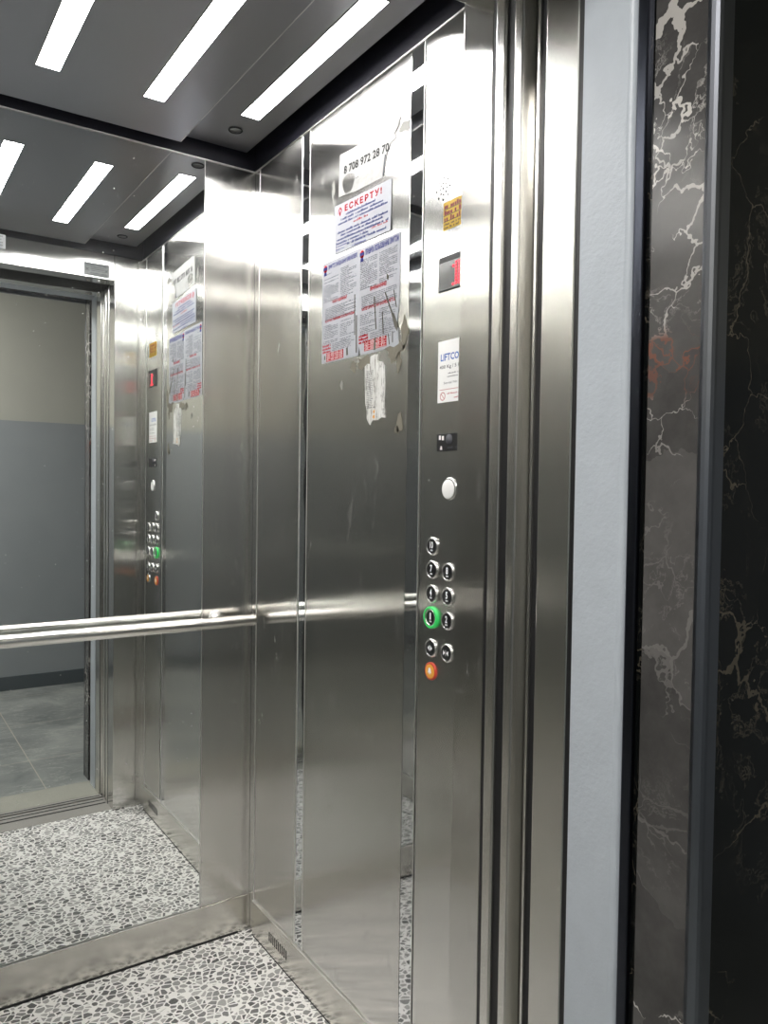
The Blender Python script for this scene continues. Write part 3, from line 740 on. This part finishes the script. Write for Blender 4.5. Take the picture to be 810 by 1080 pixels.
slab(bm, FR, [(0.467,1.900),(0.468,1.908),(0.4755,1.914),(0.483,1.908),(0.482,1.900),(0.480,1.900),(0.480,1.9065),(0.4755,1.911),(0.470,1.9065),(0.469,1.900)], 0.0021, 0.0024)
slab(bm, FR, [(0.4735,1.8945),(0.4725,1.9000),(0.4755,1.9055),(0.4785,1.9000),(0.4775,1.8945)], 0.0021, 0.0024)
adopt(wn, a_, red, red2, red3, blue, small, obj('emblem', bm, 'ink_red'))
tag(wn, 'white notice with a red heading and blue lines, under the torn phone number', 'notice')

# rules sheets
def rules(u0, u1, vt, vb, title, head1, head2, label, tear):
    t = empty('rules_notice', (WX, -(u0+u1)/2, (vt+vb)/2)); W = u1-u0; d = 0.0013
    sp = [[(u0,vt),(u1,vt-0.002),(u1,vb),(u0,vb+0.002)]]
    if tear:
        sp = [[(u0,vt),(u1,vt-0.003),(u1-0.001,1.66),(u1-0.005,1.63),(u1-0.012,1.605),(u1-0.004,1.598),(u1-0.002,vb+0.004),(u1-0.020,vb-0.001),(u1-0.035,vb+0.004),(u1-0.06,vb),(u0+0.05,vb-0.001),(u0+0.012,vb),(u0+0.006,vb+0.02),(u0+0.002,vb+0.004),(u0,vb+0.001)]]
    sh = sheet('sheet', sp, 'paper')
    def X(f): return u0+W*f
    def Y(f): return vt+(vb-vt)*f
    p = 0.0031; kk = [sh]
    bm = bmesh.new(); add_text(bm, FR, title, X(0.17), Y(0.087), W*0.79, 0.0145, d, 0.035); kk.append(obj('blue_title', bm, 'ink_violet'))
    bm = bmesh.new(); add_text(bm, FR, head1, X(0.30), Y(0.432), W*0.40, 0.0090, d, 0.03); kk.append(obj('red_heading', bm, 'ink_red'))
    bm = bmesh.new(); add_text(bm, FR, head2, X(0.10), Y(0.60), W*0.80, 0.0090, d, 0.03); kk.append(obj('red_heading', bm, 'ink_red'))
    bm = bmesh.new()
    for q in range(3): greek(bm, FR, X(0.03), X(0.27), Y(0.835+q*0.030), 0.0056, d, 0.0038, 0.85, 0, 0.05)
    kk.append(obj('red_print', bm, 'ink_red'))
    bm = bmesh.new()
    for q in range(18):
        for ca, cb in ((0.05,0.47),(0.52,0.95)):
            e = cb-random.choice((0, 0, 0, 0.08, 0.2)); 
            if random.random() > 0.06: greek(bm, FR, X(ca), X(e), Y(0.125+q*0.0158), 0.0023, d, 0.0021)
    for q in range(8): greek(bm, FR, X(0.09), X(0.95-random.choice((0,0,0.3))), Y(0.465+q*0.0155), 0.0023, d, 0.0021)
    for q in range(13):
        for ca, cb in ((0.06,0.47),(0.53,0.92)):
            if random.random() > 0.08: greek(bm, FR, X(ca), X(cb-random.choice((0,0,0.1,0.2))), Y(0.632+q*0.0155), 0.0023, d, 0.0021)
    for q in range(5): greek(bm, FR, X(0.31), X(0.93-random.choice((0,0.1))), Y(0.828+q*0.0155), 0.0023, d, 0.0021)
    kk.append(obj('small_print', bm, 'ink_grey'))
    bm = bmesh.new()                  # red table with pale cells
    ta, tb, t0, t1 = (0.14, 0.62, 0.900, 0.985) if not tear else (0.17, 0.71, 0.880, 0.975)
    if tear:
        slab(bm, FR, [(X(ta),Y(t1)),(X(tb),Y(t1)),(X(tb),Y(t0)),(X(ta),Y(t0))], 0.0011, d)
    else: slab(bm, FR, [(X(ta),Y(t1)),(X(tb),Y(t1)),(X(tb),Y(t0)),(X(ta),Y(t0))], 0.0011, d)
    tab = obj('red_table', bm, 'ink_red'); kk.append(tab)
    bm = bmesh.new()
    for q in range(4):
        v = Y(t1-0.012-q*(t1-t0-0.014)/3.6)
        quad(bm, FR, X(ta+0.01), v-0.0016, X(tb-0.01), v-0.0010, d+0.0003)
        for c_ in range(4):
            ua = ta+0.03+c_*(tb-ta)/4.1
            greek(bm, FR, X(ua), X(ua+0.09), v, 0.0036, d+0.0003, 0.0046, 0.36, 0, 0.1)
    adopt(tab, obj('table_lettering', bm, 'ink_white'))
    bm = bmesh.new()                  # red and blue badge
    cu, cv = X(0.085), Y(0.062)
    lathe(bm, [(0, 0.0004), (0.0085, 0.0004), (0.0085, 0.0)], FR(cu, cv, d-0.0003), (-1, 0, 0), seg=20)
    bd = obj('badge', bm, 'ink_red'); kk.append(bd)
    bm = bmesh.new(); slab(bm, FR, [(cu-0.0085,cv-0.003),(cu+0.0085,cv-0.003),(cu+0.0085,cv+0.004),(cu-0.0085,cv+0.004)], d, d+0.0004)
    slab(bm, FR, [(cu-0.006,cv-0.016),(cu+0.006,cv-0.016),(cu+0.005,cv-0.008),(cu-0.005,cv-0.008)], d, d+0.0003)
    adopt(bd, obj('badge_ribbon', bm, 'ink_violet'))
    # scraped streaks showing the steel
    if tear:
        for pts in ([(0.425,0.875),(0.455,0.875),(0.450,0.985),(0.405,0.985)], [(0.40,0.50),(0.415,0.50),(0.47,0.80),(0.45,0.80)], [(0.70,0.33),(0.745,0.36),(0.735,0.39),(0.70,0.38)],
                    [(0.66,0.50),(0.675,0.49),(0.86,0.72),(0.845,0.73)], [(0.60,0.66),(0.612,0.66),(0.64,0.86),(0.625,0.86)], [(0.82,0.70),(0.87,0.70),(0.97,0.82),(0.95,0.87),(0.89,0.82)],
                    [(0.86,0.50),(0.872,0.50),(0.94,0.66),(0.925,0.66)], [(0.74,0.87),(0.75,0.87),(0.79,0.97),(0.775,0.97)], [(0.84,0.86),(0.852,0.86),(0.86,0.96),(0.845,0.96)]):
            bm = bmesh.new(); slab(bm, FR, [(X(x), Y(y)) for x, y in pts], 0.0012, d+0.0006); kk.append(obj('scrape', bm, 'scrape'))
    else:
        for pts in ([(0.905,0.42),(0.92,0.42),(0.93,0.80),(0.915,0.80)], [(0.955,0.62),(0.975,0.62),(0.985,0.97),(0.96,0.97)], [(0.70,0.90),(0.74,0.895),(0.75,0.97),(0.71,0.97)], [(0.08,0.92),(0.11,0.92),(0.11,0.96),(0.08,0.96)]):
            bm = bmesh.new(); slab(bm, FR, [(X(x), Y(y)) for x, y in pts], 0.0012, d+0.0006); kk.append(obj('scrape', bm, 'scrape'))
    adopt(t, *kk); tag(t, label, 'notice', 'lift rules sheets on the right wall')
rules(0.395, 0.5570, 1.802, 1.5635, 'ЛИФТТІ ПАЙДАЛАНУ ЕРЕЖЕЛЕРІ', 'НАЗАР АУДАРЫҢЫЗ', 'ҚАТАҢ ТЫЙЫМ САЛЫНАДЫ', 'lift rules sheet nearer the mirror in the joined pair, its red table whole', False)
rules(0.5575, 0.7185, 1.798, 1.5630, 'ПРАВИЛА ПОЛЬЗОВАНИЯ ЛИФТОМ', 'ВНИМАНИЕ!', 'КАТЕГОРИЧЕСКИ ЗАПРЕЩАЕТСЯ', 'scratched lift rules sheet nearer the buttons, its red table split in two', True)

# narrow worn sticker under them
ns = empty('worn_sticker', (WX, -0.635, 1.48))
a_ = sheet('sheet', [[(0.610,1.555),(0.626,1.557),(0.642,1.556),(0.643,1.541),(0.655,1.538),(0.662,1.533),(0.667,1.528),(0.669,1.490),(0.668,1.450),(0.671,1.418),(0.655,1.420),(0.640,1.415),(0.622,1.416),(0.612,1.406),(0.606,1.411),(0.599,1.420),(0.597,1.445),(0.592,1.452),(0.589,1.500),(0.588,1.535),(0.597,1.5405),(0.609,1.539)]], 'worn', 0.0008)
bm = bmesh.new()
for q in range(22): greek(bm, FR, 0.595, 0.624-random.choice((0,0.004)), 1.523-q*0.0036, 0.0022, 0.0013, 0.0022, 0.6, 0, 0.06)
greek(bm, FR, 0.600, 0.634, 1.4425, 0.0045, 0.0013, 0.004, 0.7)
b_ = obj('small_print', bm, 'ink_grey')
bm = bmesh.new(); slab(bm, FR, [(0.624,1.436),(0.631,1.438),(0.629,1.430),(0.625,1.431)], 0.0011, 0.0013); slab(bm, FR, [(0.622,1.425),(0.630,1.428),(0.630,1.420),(0.624,1.420)], 0.0011, 0.0013)
adopt(ns, a_, b_, obj('orange_mark', bm, 'orange'))
tag(ns, 'narrow worn white sticker peeling below the rules sheets', 'sticker')

# glue left on the panel by old notices
for i_, (cu, cv, w_, h_, mt) in enumerate(((0.585,1.546,0.030,0.012,'glue'), (0.540,1.541,0.012,0.012,'glue'), (0.700,1.556,0.030,0.022,'glue'), (0.735,1.585,0.012,0.030,'glue'), (0.716,1.530,0.009,0.020,'glue'),
        (0.722,1.405,0.010,0.022,'glue'), (0.712,1.392,0.008,0.008,'glue'), (0.488,1.505,0.006,0.009,'gluel'), (0.728,2.004,0.018,0.010,'gluel'), (0.440,1.965,0.006,0.020,'gluel'))):
    n_ = 26; ph_ = random.uniform(0, 6)
    pts = [(cu+w_*math.cos(t)*(1+0.25*math.sin(3*t+ph_)+0.18*math.sin(7*t+2*ph_)), cv+h_*math.sin(t)*(1+0.25*math.cos(4*t+ph_)+0.15*math.sin(9*t))) for t in [2*math.pi*q/n_ for q in range(n_)]]
    o = sheet('glue_residue', [pts], mt, 0.0003, 0.0001); o.parent = wall_right

# ---- plate above the door, seen in the mirror
FF = frame_front(YF, 0.0, 0.0)               # u = -x
pl = empty('rating_plaque', (0.747, YF, 2.083))
bm = bmesh.new(); slab(bm, FF, [(-0.793,2.0590),(-0.701,2.0590),(-0.701,2.1075),(-0.793,2.1075)], 0, 0.001); a_ = obj('backing', bm, 'plate')
bm = bmesh.new()
for v in (2.101, 2.096): greek(bm, FF, -0.789, -0.705, v, 0.0032, 0.0013, 0.0030)
for v in (2.089, 2.083, 2.077): greek(bm, FF, -0.772, -0.722, v, 0.0032, 0.0013, 0.0030)
for v in (2.068, 2.063): greek(bm, FF, -0.785, -0.709, v, 0.0030, 0.0013, 0.0030)
for cu in (-0.782, -0.712):
    for s_ in (1, -1):
        slab(bm, FF, [(cu-0.006,2.082+s_*0.006-0.001),(cu-0.006,2.082+s_*0.006+0.001),(cu+0.006,2.082-s_*0.006+0.001),(cu+0.006,2.082-s_*0.006-0.001)], 0.001, 0.0013)
adopt(pl, a_, obj('lettering', bm, 'ink_black'))
tag(pl, 'small grey rating plaque over the doorway, seen only in the mirror', 'plaque')

# small label stuck on the mirror
FB = lambda u, v, d=0.0: Vector((u, -d, v))
ml = empty('mirror_label', (0.268, 0.0, 1.84))
bm = bmesh.new(); slab(bm, FB, [(0.250,1.822),(0.287,1.820),(0.287,1.853),(0.250,1.855)], 0.0, 0.0004); a_ = obj('backing', bm, 'plate')
bm = bmesh.new()
for v in (1.847, 1.840, 1.833, 1.826): greek(bm, FB, 0.252, 0.285, v, 0.0035, 0.0007, 0.003)
adopt(ml, a_, obj('small_print', bm, 'ink_grey'))
tag(ml, 'small pale label on the mirror by the left edge of the photo', 'label')

# ---- added lamp, unseen behind the viewer, to light landing and jambs
ll = empty('added_landing_lamp', (-0.3, -2.35, 2.6))
bm = bmesh.new(); lathe(bm, [(0, 0.035), (0.16, 0.035), (0.178, 0.022), (0.18, 0.012)], (-0.3, -2.35, 2.6), (0, 0, -1), seg=40); a_ = obj('diffuser', bm, 'added_lamp')
bm = bmesh.new(); lathe(bm, [(0.17, 0.012), (0.195, 0.012), (0.2, 0.0), (0.17, 0.0)], (-0.3, -2.35, 2.6), (0, 0, -1), seg=40); adopt(ll, a_, obj('lamp_base', bm, 'white'))
tag(ll, 'added round ceiling lamp, out of view, lighting the landing outside the lift', 'lamp')

# ================================================================== camera and world
f, yaw, pitch, roll = 820.657, 0.592977899, -0.0279948458, 0.0138961416
cy, sy, cp_, sp_ = math.cos(yaw), math.sin(yaw), math.cos(pitch), math.sin(pitch)
Fw = Vector((sy*cp_, cy*cp_, sp_)); R0 = Vector((cy, -sy, 0)); U0 = R0.cross(Fw)
Rt = R0*math.cos(roll)+U0*math.sin(roll); Up = U0*math.cos(roll)-R0*math.sin(roll)
cam = bpy.data.cameras.new('camera'); co = bpy.data.objects.new('camera', cam); COL.objects.link(co)
mw = Matrix(((Rt.x, Up.x, -Fw.x, 0.0), (Rt.y, Up.y, -Fw.y, -2.03622), (Rt.z, Up.z, -Fw.z, 1.265166), (0, 0, 0, 1)))
co.matrix_world = mw
cam.sensor_fit = 'HORIZONTAL'; cam.sensor_width = 36; cam.lens = f/810*36; cam.clip_start = 0.02
S.camera = co

w = bpy.data.worlds.new('world'); S.world = w; w.use_nodes = True
w.node_tree.nodes['Background'].inputs['Color'].default_value = (0.02, 0.02, 0.022, 1)
w.node_tree.nodes['Background'].inputs['Strength'].default_value = 0.3

S.view_settings.view_transform = 'Standard'; S.view_settings.look = 'None'
S.view_settings.exposure = 2.0; S.view_settings.gamma = 1.0; S.view_settings.use_curve_mapping = False
S.cycles.max_bounces = 16; S.cycles.glossy_bounces = 12; S.cycles.diffuse_bounces = 6; S.cycles.transmission_bounces = 4
S.cycles.sample_clamp_indirect = 6.0; S.cycles.use_denoising = True
